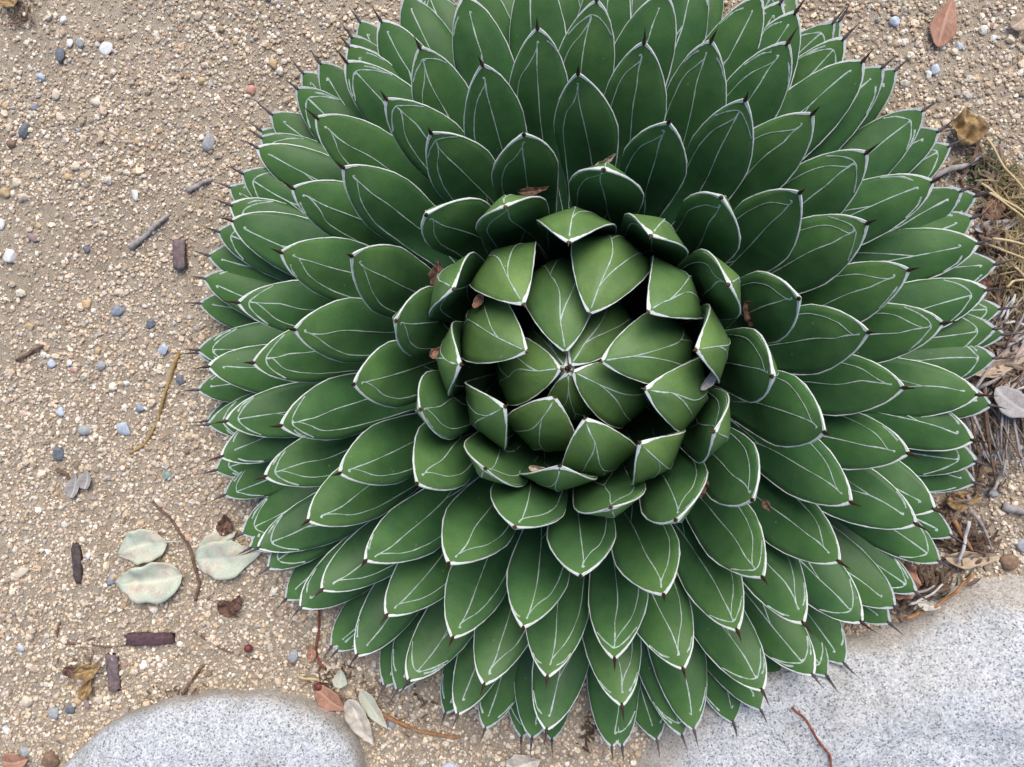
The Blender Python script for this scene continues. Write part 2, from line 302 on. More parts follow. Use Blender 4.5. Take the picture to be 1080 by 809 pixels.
def marking_mesh(lf):
    r = lf.r; V, F = [], []; s = lf.s
    j = lambda a, d=.05: a+r.uniform(-d, d)
    W0 = .00082
    for side in (1, -1):
        if side < 0 and s > .42: continue
        m = 1 if side > 0 else -1
        ft = float(np.interp(s, [.2, .45, .7, 1.0], [.915, .90, .86, .80]))+r.uniform(-.02, .02)   # where the prints fork
        uc = j(.05, .16); yt = float(np.interp(s, [.2, .5, 1.0], [.60, .54, .46]))+r.uniform(-.03, .03)
        if side < 0: yt += .10
        at_ = j(.957, .006)
        # anchor-shaped print just behind the tip (upper face only)
        if side > 0:
            hk = 1 if r.random() < .55 else -1; hq = r.uniform(.0, .16)
            if s > .5 and r.random() < .36:           # print of a neighbour's tip right across the leaf
                q = r.uniform(.8, 1.3)
                ribbon(V, F, lf, side, [(-.93, at_-.062*q), (-.72, at_-.030*q), (-.36, at_-.008), (uc, at_), (.40, at_-.008), (.74, at_-.030*q), (.93, at_-.062*q)], W0*1.2, W0*1.5)
            for sg in (-1, 1):                       # broken chalky hooks just inside the edge
                if r.random() < float(np.interp(s, [.3, .6, .85], [.04, .12, .36])):
                    q = r.uniform(.6, 1.25)
                    ribbon(V, F, lf, side, [(sg*.95, at_-.070*q), (sg*.90, at_-.042*q), (sg*.82, at_-.020*q), (sg*j(.66, .1), at_-.004)], W0*1.1, W0*r.uniform(1.4, 2.4))
            ribbon(V, F, lf, side, [(uc+hk*(hq+.02), at_-.004-.02*hq), (uc+hk*hq*.5, at_-.001), (uc, at_-.010), (j(uc+.02, .03), .5*(at_+ft)), (uc, ft)], W0*r.uniform(1.3, 2.2), W0)
        else:
            ribbon(V, F, lf, side, [(0, .985), (.5*uc*m, .95), (uc*m, ft)], W0*1.2, W0)
        # print running beside one edge
        if side > 0 and s < .80:
            e0 = at_-.008-r.uniform(0, .03)
            ribbon(V, F, lf, side, [(uc+.02, at_-.022), (j(.42, .04), e0-.045), (j(.62, .03), e0-.09), (j(.72, .03), e0-.19), (j(.80, .02), e0-.31), (.90, e0-.43), (.97, e0-.52)], W0, W0*.8)
        else:
            ribbon(V, F, lf, side, [(uc*m, ft), (j(.30)*m, ft-.09), (j(.52, .04)*m, ft-.18), (j(.72, .03)*m, ft-.30), (.93*m, ft-.44)], W0, W0*.8)
        # main print bending over to the other edge, with its branch
        um = j(-.08, .08)
        ribbon(V, F, lf, side, [(uc*m, ft), (j(.02, .04)*m, ft-.09), (.5*um*m, .5*(ft-.09+yt)), ((um-.03)*m, yt+.02), (j(-.40)*m, yt-.10), (j(-.62, .04)*m, yt-.22), (-.9*m, yt-.36)], W0, W0*.8)
        ribbon(V, F, lf, side, [((um-.03)*m, yt+.02), (j(.12, .06)*m, yt-.08), (j(.34, .08)*m, yt-.19)], W0*.9, W0*1.1)
    return V, F
def margin_mesh(lf):
    V, F = [], []; r = lf.r; s_ = lf.s
    ts = np.r_[np.linspace(.06, .85, 26), np.linspace(.87, .999, 13)]
    for sg in (-1, 1):
        base = len(V); ph = r.uniform(0, 6)
        for t in ts:
            c, T, E, Nn = lf.frame(t); h = lf.hw(t, sg); e = lf.edge(t)
            rad = (.00042 if s_ > .3 else .00030)*(.85+.30*math.sin(47*t+ph)+.45*r.random()) * float(np.interp(t, [0, .3, .85, .97, 1], [.8, 1, 1.0, 1.15, .7]))
            p = c+E*(sg*h)-Nn*(e*.5)
            for a in range(6):
                an = a*math.pi/3; V.append(p+E*(math.cos(an)*rad)+Nn*(math.sin(an)*(rad*.9+e*.45)))
        for i in range(len(ts)-1):
            for a in range(6):
                q = base+i*6; F.append((q+a, q+(a+1) % 6, q+6+(a+1) % 6, q+6+a) if sg > 0 else (q+a, q+6+a, q+6+(a+1) % 6, q+(a+1) % 6))
        # horny band that widens onto both faces towards the tip
        for side, f in ((1, lf.ad), (-1, lf.ab)):
            base = len(V); tb = np.linspace(.80, .998, 26); cnt = 0
            amp = 1.0 if side > 0 else 1.15
            for t in tb:
                h = lf.hw(t, sg); w = float(np.interp(t, [.80, .88, .94, .97, .985, 1], [.0000, .0001, .0004, .0011, .0023, .0026]))*amp*(.72+.5*r.random())*(1 if s_ > .3 else (.85 if t > .95 else .30))
                ui = max(.0, 1-w/h); V.append(f(sg*.995, t, .0003)[0]); V.append(f(sg*ui, t, .00022)[0]); cnt += 1
            for i in range(cnt-1):
                q = base+2*i; F.append((q, q+1, q+3, q+2) if sg*side > 0 else (q, q+2, q+3, q+1))
    return V, F
def spine_mesh(lf):
    r = lf.r; s = lf.s
    Ls = float(np.interp(s, [0, .12, .25, .4, .7, 1], [.002, .0025, .0035, .008, .0115, .014]))*r.uniform(.85, 1.2)
    rad = float(np.interp(s, [0, .2, .5, 1], [.0009, .0011, .00125, .0013]))
    c, T, E, Nn = lf.frame(1.0); lean = r.uniform(-.18, .18); up = r.uniform(.05, .30)
    V, F = [], []; K = 8
    prof_ = [(-.16, .55), (-.06, .95), (.05, 1.05), (.2, .82), (.45, .52), (.75, .24), (1, .03)]
    for x, q in prof_:
        p = c+T*(x*Ls)+(E*lean+Nn*up)*Ls*max(0, x)**1.6-Nn*.0004
        for a in range(K):
            an = a*2*math.pi/K; V.append(p+E*(math.cos(an)*rad*q)+Nn*(math.sin(an)*rad*q*.85+(.0006 if x < 0 else 0)))
    for i in range(len(prof_)-1):
        for a in range(K): q = i*K; F.append((q+a, q+(a+1) % K, q+K+(a+1) % K, q+K+a))
    n = (len(prof_)-1)*K; F.append(tuple(range(n, n+K))); F.append(tuple(range(K-1, -1, -1)))
    return V, F
def agave():
    root = empty('agave', (0, 0, 0))
    tag(root, 'large dense rosette agave with dark green white-edged leaves on the gravel', 'agave')
    # stem core
    V, F = [], []; K = 24
    prs = [(.078, -.02), (.078, .015), (.070, .035), (.052, .050), (.032, .060), (.012, .066), (.001, .067)]
    for rr, z in prs:
        for a in range(K): V.append((rr*math.cos(a*2*math.pi/K), rr*math.sin(a*2*math.pi/K), z))
    for i in range(len(prs)-1):
        for a in range(K): q = i*K; F.append((q+a, q+(a+1) % K, q+K+(a+1) % K, q+K+a))
    mesh_obj('stem', V, F, plain('stem_bark', [(.3, (.06, .04, .025)), (.7, (.14, .10, .06))]), root)
    for i, (s, phi) in enumerate(LEAVES):
        lf = Leaf(s, phi, 1000+i)
        V, F, A = body_mesh(lf)
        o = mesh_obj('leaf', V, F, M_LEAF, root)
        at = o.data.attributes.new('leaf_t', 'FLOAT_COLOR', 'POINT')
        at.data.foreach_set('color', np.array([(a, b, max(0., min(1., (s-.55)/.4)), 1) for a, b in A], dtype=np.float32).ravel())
        V, F = margin_mesh(lf); mesh_obj('margin', V, F, M_WHITE if s < .93 else M_WHITE_OLD, o)
        V, F = marking_mesh(lf); mesh_obj('marking', V, F, M_LINE, o)
        V, F = spine_mesh(lf); mesh_obj('spine', V, F, M_SPINE_Y if s < .3 else (M_SPINE if s < .9 else M_SPINE_OLD), o)
    return root
agave()

# ------------------------------------------------------------------ granite boulders
def boulder(name, outline, z_top, label, seed, flat=.55, facets=()):
    """outline: ground points round the stone; domed top with a broken, pitted surface"""
    pts = [G(*p) for p in outline]; c = sum(pts, Vector())/len(pts); c.z = 0
    ang = sorted((math.atan2(p.y-c.y, p.x-c.x), math.hypot(p.x-c.x, p.y-c.y)) for p in pts)
    A = np.array([a for a, _ in ang]); Rr = np.array([q for _, q in ang])
    A = np.r_[A-2*math.pi, A, A+2*math.pi]; Rr = np.r_[Rr, Rr, Rr]
    K, J = 168, 60; V = []; F = []
    for j in range(J+1):
        x = j/J                                       # 0 centre .. 1 foot of the stone
        for k in range(K):
            a = -math.pi+2*math.pi*k/K; R0 = float(np.interp(a, A, Rr))
            e = x*math.pi/2*1.12
            rr = R0*math.sin(min(e, math.pi/2))**.9*(1-.06*max(0, e-math.pi/2)); z = z_top*(max(0., math.cos(min(e, math.pi/2)))**flat) - .03*max(0, e-math.pi/2)/.19
            px, py = c.x+rr*math.cos(a), c.y+rr*math.sin(a)
            q = Vector((px*7+seed, py*7, z*7)); f1 = mnoise.fractal(q, 1., 2., 4); q2 = Vector((px*55, py*55+seed, z*55)); f2 = mnoise.fractal(q2, .8, 2., 4)
            for nx_, ny_, c0, sl_ in facets: z -= max(0., (px-c.x)*nx_+(py-c.y)*ny_-c0)*sl_
            z += (.011*f1+.0020*f2)*min(1, (1-x)*5+.15); rr += .010*f1*x
            V.append((c.x+rr*math.cos(a), c.y+rr*math.sin(a), z))
    for j in range(J):
        for k in range(K): F.append((j*K+k, (j+1)*K+k, (j+1)*K+(k+1) % K, j*K+(k+1) % K))
    o = mesh_obj(name, V, F, M_GRANITE); tag(o, label, 'boulder'); return o
boulder('boulder', [(72, 815), (98, 778), (128, 756), (165, 741), (205, 731), (260, 727), (310, 731), (350, 748), (374, 772), (386, 806), (380, 860), (330, 930), (230, 960), (120, 930), (75, 870)], .045,
        'rounded pale granite boulder at the foot of the gravel, lower left corner', 3.3)
boulder('boulder', [(648, 812), (668, 760), (730, 712), (800, 690), (860, 676), (905, 664), (950, 645), (985, 622), (1012, 603), (1060, 603), (1120, 620), (1220, 690), (1290, 830), (1200, 980), (980, 1050), (760, 1000), (660, 900)], .050,
        'big flat grey granite boulder under the agave leaves, lower right', 8.1, .40, ((-.5, .85, .03, .28), (.3, .95, .055, .25), (-.95, .25, .06, .2)))

# ------------------------------------------------------------------ gravel (too many grains to count)
def ico(sub):
    bm = bmesh.new(); bmesh.ops.create_icosphere(bm, subdivisions=sub, radius=1.0)
    v = np.array([x.co[:] for x in bm.verts]); f = np.array([[q.index for q in x.verts] for x in bm.faces]); bm.free(); return v, f
def value_noise(x, y, cell, seed):
    g = np.random.default_rng(seed).random((64, 64)); u = x/cell+20; v = y/cell+20
    i = np.floor(u).astype(int); j = np.floor(v).astype(int); fx = u-i; fy = v-j; fx = fx*fx*(3-2*fx); fy = fy*fy*(3-2*fy)
    q = lambda a, b: g[a % 64, b % 64]
    return (q(i, j)*(1-fx)+q(i+1, j)*fx)*(1-fy)+(q(i, j+1)*(1-fx)+q(i+1, j+1)*fx)*fy
PAL = np.array([(.66, .565, .45), (.58, .475, .36), (.72, .65, .55), (.51, .395, .285), (.78, .73, .66), (.45, .39, .33), (.60, .485, .40), (.34, .275, .22), (.60, .455, .30), (.46, .45, .455), (.52, .36, .28)])
PW = np.array([.22, .18, .18, .11, .10, .07, .06, .035, .025, .03, .01])
def rand_rot(n):
    q = rng.normal(size=(n, 4)); q /= np.linalg.norm(q, axis=1)[:, None]; w, x, y, z = q.T
    return np.stack([1-2*(y*y+z*z), 2*(x*y-w*z), 2*(x*z+w*y), 2*(x*y+w*z), 1-2*(x*x+z*z), 2*(y*z-w*x), 2*(x*z-w*y), 2*(y*z+w*x), 1-2*(x*x+y*y)], 1).reshape(n, 3, 3)
CAMXY = np.array([CAM_LOC.x, CAM_LOC.y])
def grains(n, rmin, rmax, powr, sub, x0, x1, y0, y1, sink=.25, thr=0.0):
    x = rng.uniform(x0, x1, n); y = rng.uniform(y0, y1, n)
    d = .55*value_noise(x, y, .11, 1)+.30*value_noise(x, y, .035, 2)+.15*value_noise(x, y, .30, 3)
    ed = np.minimum(np.minimum(x-x0, x1-x), np.minimum(y-y0, y1-y)); fade = np.clip(ed/.14, 0, 1)**1.3      # thins out away from the bed
    th_ = thr+.24*np.clip((y+.03)/.12, 0, 1)*(x < 0)-.14*np.clip((-.04-y)/.06, 0, 1)            # dusty, trodden patch at upper left
    keep = (np.hypot(x, y) > .25) & (rng.random(n) < np.clip((d-th_)*3.0, .12, 1)*fade)
    x, y, d = x[keep], y[keep], d[keep]; n = len(x)
    r = rmin+(rmax-rmin)*rng.random(n)**powr
    v, f = ico(sub); k = len(v)
    P = np.repeat(v[None], n, 0)*(1+.16*rng.normal(size=(n, k, 1)))
    P = P*rng.uniform(.72, 1.25, size=(n, 1, 3)); P = np.einsum('nij,nkj->nki', rand_rot(n), P); P[:, :, 2] *= .8
    P *= r[:, None, None]
    gz = np.array([ground_z(a, b) for a, b in zip(x, y)])
    P += np.stack([x, y, gz+r*(.55-sink*1.6*rng.random(n))], 1)[:, None, :]
    col = PAL[rng.choice(len(PAL), n, p=PW/PW.sum())]*rng.uniform(.60, 1.12, size=(n, 1))*np.array([1.09, 1.06, 1.01])
    col *= (1-.18*np.clip((x-.30)/.1, 0, 1)*np.clip(1-np.abs(y)/.3, 0, 1))[:, None]        # the soil is browner by the leaf litter
    Fc = (f[None]+(np.arange(n)*k)[:, None, None]).reshape(-1, 3)
    return P.reshape(-1, 3), Fc, np.repeat(col, k, 0)
def gravel():
    parts = [grains(97000, .0008, .0017, 1.4, 1, -.70, .63, -.53, .54, thr=.02),
             grains(64000, .0012, .0026, 1.8, 1, -.70, .63, -.53, .54, thr=.06),
             grains(2200, .0024, .0040, 2.2, 2, -.70, .63, -.53, .54, thr=.20),
             grains(14000, .0014, .0042, 2.2, 1, -1.5, 1.5, -1.4, 1.4)]
    V = []; F = []; K = []; b = 0
    for v, f, c in parts: V.append(v); F.append(f+b); K.append(c); b += len(v)
    V = np.concatenate(V).astype(np.float32); F = np.concatenate(F).astype(np.int32); K = np.concatenate(K)
    me = bpy.data.meshes.new('gravel'); me.vertices.add(len(V)); me.vertices.foreach_set('co', V.ravel())
    me.loops.add(len(F)*3); me.loops.foreach_set('vertex_index', F.ravel())
    me.polygons.add(len(F)); me.polygons.foreach_set('loop_start', np.arange(0, len(F)*3, 3, dtype=np.int32))
    me.polygons.foreach_set('use_smooth', np.zeros(len(F), bool))
    at = me.attributes.new('grain', 'FLOAT_COLOR', 'POINT'); at.data.foreach_set('color', np.c_[K, np.ones(len(K))].astype(np.float32).ravel())
    me.materials.append(M_GRAVEL); me.update(calc_edges=True); me.validate()
    o = bpy.data.objects.new('gravel', me); C.objects.link(o); o['kind'] = 'stuff'
    tag(o, 'loose tan and cream gravel grit covering the ground', 'gravel'); return o
gravel()

# ------------------------------------------------------------------ single pebbles one can pick out
STONE = {
 'white':  plain('quartz_white', [(.3, (.56, .57, .57)), (.7, (.74, .73, .71))], 260., .6),
 'blue':   plain('stone_blue', [(.3, (.17, .195, .25)), (.6, (.27, .30, .355)), (.8, (.42, .44, .47))], 420., .75),
 'paleblue': plain('stone_pale_blue', [(.3, (.30, .36, .45)), (.7, (.55, .59, .64))], 420., .75),
 'grey':   plain('stone_grey', [(.3, (.22, .235, .25)), (.7, (.38, .39, .40))], 420., .8),
 'slate':  plain('stone_slate', [(.3, (.085, .095, .115)), (.7, (.19, .205, .235))], 380., .8),
 'ochre':  plain('stone_ochre', [(.3, (.40, .28, .15)), (.7, (.56, .43, .27))], 300., .8),
 'cream':  plain('stone_cream', [(.3, (.46, .39, .29)), (.7, (.66, .58, .47))], 300., .8),
 'brown':  plain('stone_brown', [(.3, (.14, .085, .055)), (.7, (.28, .19, .13))], 300., .8),
 'red':    plain('stone_red', [(.3, (.42, .19, .14)), (.7, (.58, .34, .27))], 300., .8),
 'purple': plain('stone_purple', [(.3, (.20, .14, .135)), (.7, (.32, .24, .23))], 300., .8),
 'teal':   plain('stone_teal', [(.3, (.12, .22, .19)), (.7, (.28, .38, .34))], 300., .7)}
def pebble(px, py, w, h, rot, col, label, seed, flat=.62):
    v, f = ico(3); r = random.Random(seed); V = []
    ca, sa = math.cos(rot), math.sin(rot)
    planes = []
    for _ in range(10):
        d = Vector((r.gauss(0, 1), r.gauss(0, 1), r.gauss(0, .6))).normalized(); planes.append((d, r.uniform(.50, .82)))
    for p in v:
        p = Vector(p); 
        for d, k in planes:                                  # chipped flats
            e = p.dot(d)
            if e > k: p = p-d*(e-k)*.85
        p *= 1+.10*mnoise.noise(p*1.6+Vector((seed, 0, 0)))+.03*mnoise.noise(p*6+Vector((0, seed, 0)))
        x, y, z = p.x*w*.52*PXM, p.y*h*.52*PXM, p.z*min(w, h)*.52*flat*PXM
        V.append((x*ca-y*sa, x*sa+y*ca, z))
    g = G(px, py); o = mesh_obj('pebble', V, [tuple(int(i) for i in q) for q in f], STONE[col])
    o.location = (g.x, g.y, ground_z(g.x, g.y)+min(w, h)*.52*flat*PXM*.35+.0004); tag(o, label, 'pebble', 'pebbles lying on the gravel'); return o
PEBBLES = [
 (113, 52, 17, 15, .3, 'white', 'bright angular white quartz pebble near the top left corner'),
 (65, 60, 14, 19, .1, 'slate', 'upright oval slate grey pebble left of the white quartz'),
 (74, 46, 9, 10, .2, 'white', 'small chalky white pebble just above the slate oval'),
 (86, 46, 12, 12, .5, 'grey', 'round grey pebble between two white ones, top left'),
 (44, 81, 12, 12, 0, 'paleblue', 'pale blue and white pebble below the slate oval'),
 (37, 113, 9, 10, .4, 'blue', 'small deep blue pebble near the left edge'),
 (27, 139, 12, 20, -.5, 'slate', 'long tilted slate blue pebble near the left edge'),
 (13, 152, 13, 10, -.5, 'brown', 'dull red brown pebble touching the tilted slate one'),
 (68, 21, 10, 10, .2, 'white', 'white knobbly pebble closest to the top left corner'),
 (64, 124, 9, 12, .2, 'cream', 'tall tan pebble beside a mauve patch, upper left'),
 (108, 142, 10, 10, 0, 'cream', 'round cream pebble in the bare sandy patch'),
 (210, 17, 11, 10, .6, 'cream', 'cream pebble at the top edge left of the agave'),
 (102, 109, 15, 10, 0, 'cream', 'wide cream pebble in the middle of the bare patch'),
 (61, 100, 12, 12, .7, 'cream', 'beige lumpy pebble under the pale blue one'),
 (6, 112, 9, 9, 0, 'ochre', 'orange tan pebble cut by the upper left edge'),
 (146, 150, 9, 9, .4, 'ochre', 'little orange pebble under the bare patch'),
 (221, 149, 17, 24, -.3, 'grey', 'large rough greenish grey pebble near the agave tips'),
 (266, 96, 12, 11, .3, 'red', 'coral red pebble close to the upper agave tips'),
 (289, 67, 12, 13, .3, 'ochre', 'brownish orange pebble by the uppermost left spines'),
 (214, 86, 9, 10, .3, 'ochre', 'yellow pebble between the red one and the edge of sand'),
 (12, 270, 18, 18, .6, 'white', 'smooth white oval pebble at the left edge'),
 (143, 205, 9, 15, .2, 'white', 'narrow white pebble beside a dry green stalk'),
 (7, 203, 15, 16, .2, 'ochre', 'orange tan lump at the left edge above the white oval'),
 (18, 192, 13, 12, .2, 'cream', 'pale knobbly pebble above the orange lump'),
 (27, 208, 14, 13, .2, 'cream', 'cream pebble right of the orange lump'),
 (2, 236, 9, 14, 0, 'white', 'white shard cut by the left edge'),
 (36, 251, 15, 12, -.3, 'purple', 'mauve brown pebble right of the white oval'),
 (42, 238, 8, 8, 0, 'ochre', 'tiny orange pebble above the mauve one'),
 (73, 187, 11, 10, .5, 'ochre', 'mustard pebble half sunk in fine sand'),
 (80, 176, 12, 11, .5, 'cream', 'crumbly cream pebble above the mustard one'),
 (92, 263, 8, 10, .3, 'slate', 'small dark slate pebble in the open sand'),
 (93, 320, 13, 12, .1, 'ochre', 'ochre yellow pebble left of the blue ones'),
 (125, 328, 17, 16, .4, 'blue', 'speckled blue pebble at mid height on the left'),
 (127, 309, 13, 10, .1, 'cream', 'flat cream pebble above the speckled blue one'),
 (160, 342, 15, 13, .1, 'slate', 'dark grey pebble with a shaded underside near the agave'),
 (174, 368, 16, 13, .4, 'paleblue', 'whitish lilac pebble by the leftmost spines'),
 (55, 383, 11, 11, 0, 'paleblue', 'whitish round pebble left of a red fragment'),
 (75, 383, 9, 9, 0, 'white', 'little white ball above the red fragment'),
 (78, 390, 13, 6, .1, 'red', 'dark red fragment lying under a white ball'),
 (108, 385, 11, 12, 0, 'grey', 'soft grey pebble right of the red fragment'),
 (134, 404, 8, 9, 0, 'white', 'small white pebble in the middle of the left gravel'),
 (191, 400, 14, 13, .3, 'slate', 'charcoal pebble beneath a left agave spine'),
 (65, 434, 12, 12, .8, 'paleblue', 'light blue chip at mid left'),
 (148, 430, 14, 11, -.4, 'blue', 'deep blue grey pebble beside the golden stem'),
 (132, 452, 17, 20, .2, 'paleblue', 'large pale triangular pebble left of the golden stem'),
 (91, 454, 17, 14, 0, 'grey', 'blocky mid grey pebble left of the pale triangle'),
 (63, 477, 17, 18, .9, 'slate', 'dark slate pebble above the pair of husks'),
 (32, 344, 10, 10, .9, 'ochre', 'round orange pebble at mid height, left'),
 (178, 501, 11, 12, .2, 'teal', 'green pebble with a pale side near the agave'),
 (24, 603, 21, 13, .6, 'cream', 'flat pale beige flake near the left edge'),
 (119, 610, 12, 18, -.4, 'blue', 'blue grey pebble half under a pale green leaf'),
 (68, 552, 7, 9, 0, 'white', 'tiny white chip above the upright bark piece'),
 (94, 586, 9, 9, 0, 'white', 'white chip beside the upright bark piece'),
 (105, 737, 15, 14, .3, 'cream', 'buttery cream pebble below the ochre curled leaf'),
 (84, 738, 12, 13, .3, 'ochre', 'tan orange pebble left of the buttery one'),
 (93, 743, 10, 13, 0, 'purple', 'lilac pebble wedged between tan and cream ones'),
 (76, 747, 15, 14, 0, 'slate', 'grey pebble left of the lilac one, lower left'),
 (59, 751, 14, 15, .5, 'grey', 'olive grey pebble in the lower left gravel'),
 (55, 800, 24, 22, .5, 'brown', 'big brown stone at the bottom edge by the boulder'),
 (27, 793, 15, 15, .5, 'grey', 'grey stone near the lower left corner'),
 (8, 770, 8, 14, .6, 'white', 'white sliver near the lower left corner'),
 (23, 683, 13, 9, .2, 'paleblue', 'faint blue flake left of the root'),
 (30, 738, 17, 15, .2, 'cream', 'pale lumpy stone in the lower left gravel'),
 (310, 691, 18, 17, .2, 'grey', 'smooth round grey pebble above the rounded boulder'),
 (476, 808, 22, 14, .1, 'paleblue', 'smooth pale blue pebble at the bottom edge'),
 (404, 752, 9, 11, .1, 'cream', 'pinkish pebble by the broken pale leaf'),
 (413, 762, 9, 16, .2, 'grey', 'narrow grey chip below the orange twig'),
 (942, 23, 13, 11, .2, 'paleblue', 'smooth whitish pebble above the upper right leaves'),
 (1011, 49, 8, 8, .2, 'paleblue', 'tiny pale blue pebble below the terracotta leaf'),
 (986, 74, 9, 12, .2, 'paleblue', 'lilac white pebble near the upper right spines'),
 (979, 79, 7, 9, .2, 'white', 'tiny white pebble near the upper right spines'),
 (1047, 41, 7, 7, .2, 'white', 'round cream dot right of the terracotta leaf'),
 (997, 131, 10, 9, .2, 'cream', 'round tan pebble left of the crumpled ochre leaf'),
 (1043, 492, 18, 15, .2, 'ochre', 'tan flat stone below the smooth pale slab'),
 (1034, 506, 17, 14, -.2, 'ochre', 'tan stone against the right agave tips'),
 (1044, 519, 18, 10, -.4, 'grey', 'grey stone chip under the grey stick'),
 (1077, 575, 14, 17, -.4, 'grey', 'greenish grey stone at the right edge above the boulder'),
 (1064, 591, 20, 19, -.4, 'brown', 'brown stone in the gap above the big boulder'),
 (1040, 478, 32, 18, -.12, 'paleblue', 'smooth pale grey slab beside the right agave tips'),
]
for i, (px, py, w, h, rt, col, lab) in enumerate(PEBBLES): pebble(px, py, w, h, rt, col, lab, 40+i, .42 if w > 28 else .62)

# ------------------------------------------------------------------ dry leaves, bark, twigs
def veined(name, stops, scale=60., rough=.75):
    m, nt, b = new_mat(name); tc = N(nt, 'ShaderNodeTexCoord'); at = N(nt, 'ShaderNodeAttribute', attribute_name='vein')
    n = N(nt, 'ShaderNodeTexNoise', Scale=scale, Detail=5., Roughness=.65); nt.links.new(tc.outputs['Object'], n.inputs['Vector'])
    c = ramp(nt, n.outputs[0], stops)
    n2 = N(nt, 'ShaderNodeTexNoise', Scale=900., Detail=3.); nt.links.new(tc.outputs['Object'], n2.inputs['Vector'])
    s2 = ramp(nt, n2.outputs[0], [(.3, (.82, .82, .82)), (.7, (1.12, 1.12, 1.12))])
    c2 = mixc(nt, c.outputs[0], s2.outputs[0], 1., 'MULTIPLY')
    nt.links.new(mixc(nt, c2, stops[-1][1], at.outputs['Fac']), b.inputs['Base Color'])
    b.inputs['Roughness'].default_value = rough; b.inputs['Specular IOR Level'].default_value = .3
    bump(nt, b, n2.outputs[0], .3, .0004); return m
DL = {
 'sage': veined('dry_sage', [(.34, (.42, .31, .23)), (.44, (.50, .47, .38)), (.56, (.47, .51, .40)), (.8, (.55, .58, .47))], 34.),
 'terracotta': veined('dry_terracotta', [(.3, (.24, .12, .08)), (.55, (.36, .19, .13)), (.8, (.47, .29, .21))], 70.),
 'ochre': veined('dry_ochre', [(.3, (.12, .07, .032)), (.55, (.28, .18, .08)), (.8, (.46, .33, .17))], 90.),
 'brown': veined('dry_brown', [(.3, (.05, .028, .02)), (.55, (.12, .065, .045)), (.8, (.22, .13, .09))], 90.),
 'pale': veined('dry_pale', [(.3, (.36, .31, .25)), (.55, (.50, .45, .38)), (.8, (.60, .57, .50))], 60.),
 'grey': veined('dry_grey', [(.3, (.25, .225, .215)), (.55, (.36, .335, .325)), (.8, (.46, .44, .43))], 60.),
 'pink': veined('dry_pink', [(.3, (.36, .25, .20)), (.55, (.50, .36, .29)), (.8, (.58, .45, .37))], 60.),
 'tan': veined('dry_tan', [(.3, (.25, .18, .12)), (.55, (.40, .31, .22)), (.8, (.52, .43, .33))], 60.)}
def dry_leaf(name, x, y, z, length, width, rot, col, label, curl=.15, fold=.25, bend=.2, blunt=.85, tilt=(0, 0), seed=0, stalk=0, crumple=.0, group='fallen dry leaves'):
    """a thin curved blade with two faces, a midrib fold, rippled edges and side veins"""
    r = random.Random(seed); nu, nt_ = 12, 22; top = []; A = []
    ph = r.uniform(0, 6)
    for i in range(nt_+1):
        t = i/nt_
        w = .5*width*(math.sin(math.pi*min(1, t**.8*.985+.008)))**(blunt)*(1-.22*t)*1.18
        w *= 1+.07*math.sin(11*t+ph)+.04*math.sin(23*t)
        for k in range(nu+1):
            u = -1+2*k/nu
            X = (t-.5)*length; Y = u*w+bend*length*(t-.5)**2*1.2
            Z = abs(u)*w*fold+curl*length*((t-.5)**2*2.2-.2) + .02*width*math.sin(9*t+3*u+ph)
            if crumple: Z += crumple*width*mnoise.fractal(Vector((X/width*2.2+seed, Y/width*2.2, seed)), 1., 2., 3)
            top.append(Vector((X, Y, Z))); vein = 1. if abs(u) < .06 else (.45 if abs(((t*9+abs(u)*2.0) % 1)-.5) < .07 else 0.)
            A.append(vein)
    n = len(top); th = .00035; V = top+[v-Vector((0, 0, th)) for v in top]; F = []; q = nu+1
    for i in range(nt_):
        for k in range(nu):
            a = i*q+k; F.append((a, a+1, a+q+1, a+q)); F.append((n+a, n+a+q, n+a+q+1, n+a+1))
    rim = [k for k in range(q)]+[i*q+nu for i in range(1, nt_+1)]+[nt_*q+k for k in range(nu-1, -1, -1)]+[i*q for i in range(nt_-1, 0, -1)]
    for a, b in zip(rim, rim[1:]+rim[:1]): F.append((a, n+a, n+b, b))
    o = mesh_obj(name, V, F, DL[col]); at = o.data.attributes.new('vein', 'FLOAT', 'POINT'); at.data.foreach_set('value', np.array(A+A, dtype=np.float32))
    if stalk:
        P = [Vector((-.5*length-stalk*x_, .25*stalk*x_*x_+bend*length*.25*1.2, curl*length*.35+.0004)) for x_ in np.linspace(-.12, 1, 7)]
        tube('stalk', P, .0007, .0005, DL[col], o)
    o.rotation_euler = Euler((tilt[0], tilt[1], rot)); o.location = (x, y, z)
    if label: tag(o, label, 'leaf', group)
    return o
def tube(name, P, r0, r1, mat, parent=None, K=7, rough=.12, seed=1):
    r = random.Random(seed); V, F = [], []
    for i, p in enumerate(P):
        d = (P[min(i+1, len(P)-1)]-P[max(i-1, 0)]).normalized(); up = Vector((0, 0, 1)) if abs(d.z) < .9 else Vector((1, 0, 0))
        e = d.cross(up).normalized(); f = e.cross(d); rad = r0+(r1-r0)*i/(len(P)-1)
        for a in range(K):
            an = a*2*math.pi/K; V.append(p+(e*math.cos(an)+f*math.sin(an))*rad*(1+rough*r.uniform(-1, 1)))
    for i in range(len(P)-1):
        for a in range(K): q = i*K; F.append((q+a, q+(a+1) % K, q+K+(a+1) % K, q+K+a))
    F.append(tuple(range(K-1, -1, -1))); n = (len(P)-1)*K; F.append(tuple(range(n, n+K)))
    return mesh_obj(name, V, F, mat, parent)
def on_ground(pts, lift):
    out = []; 
    L = smooth_line(pts, 6)
    for i, (a, b) in enumerate(L):
        g = G(a, b); out.append(Vector((g.x, g.y, ground_z(g.x, g.y)+lift+.0012*math.sin(i*.9))))
    return out
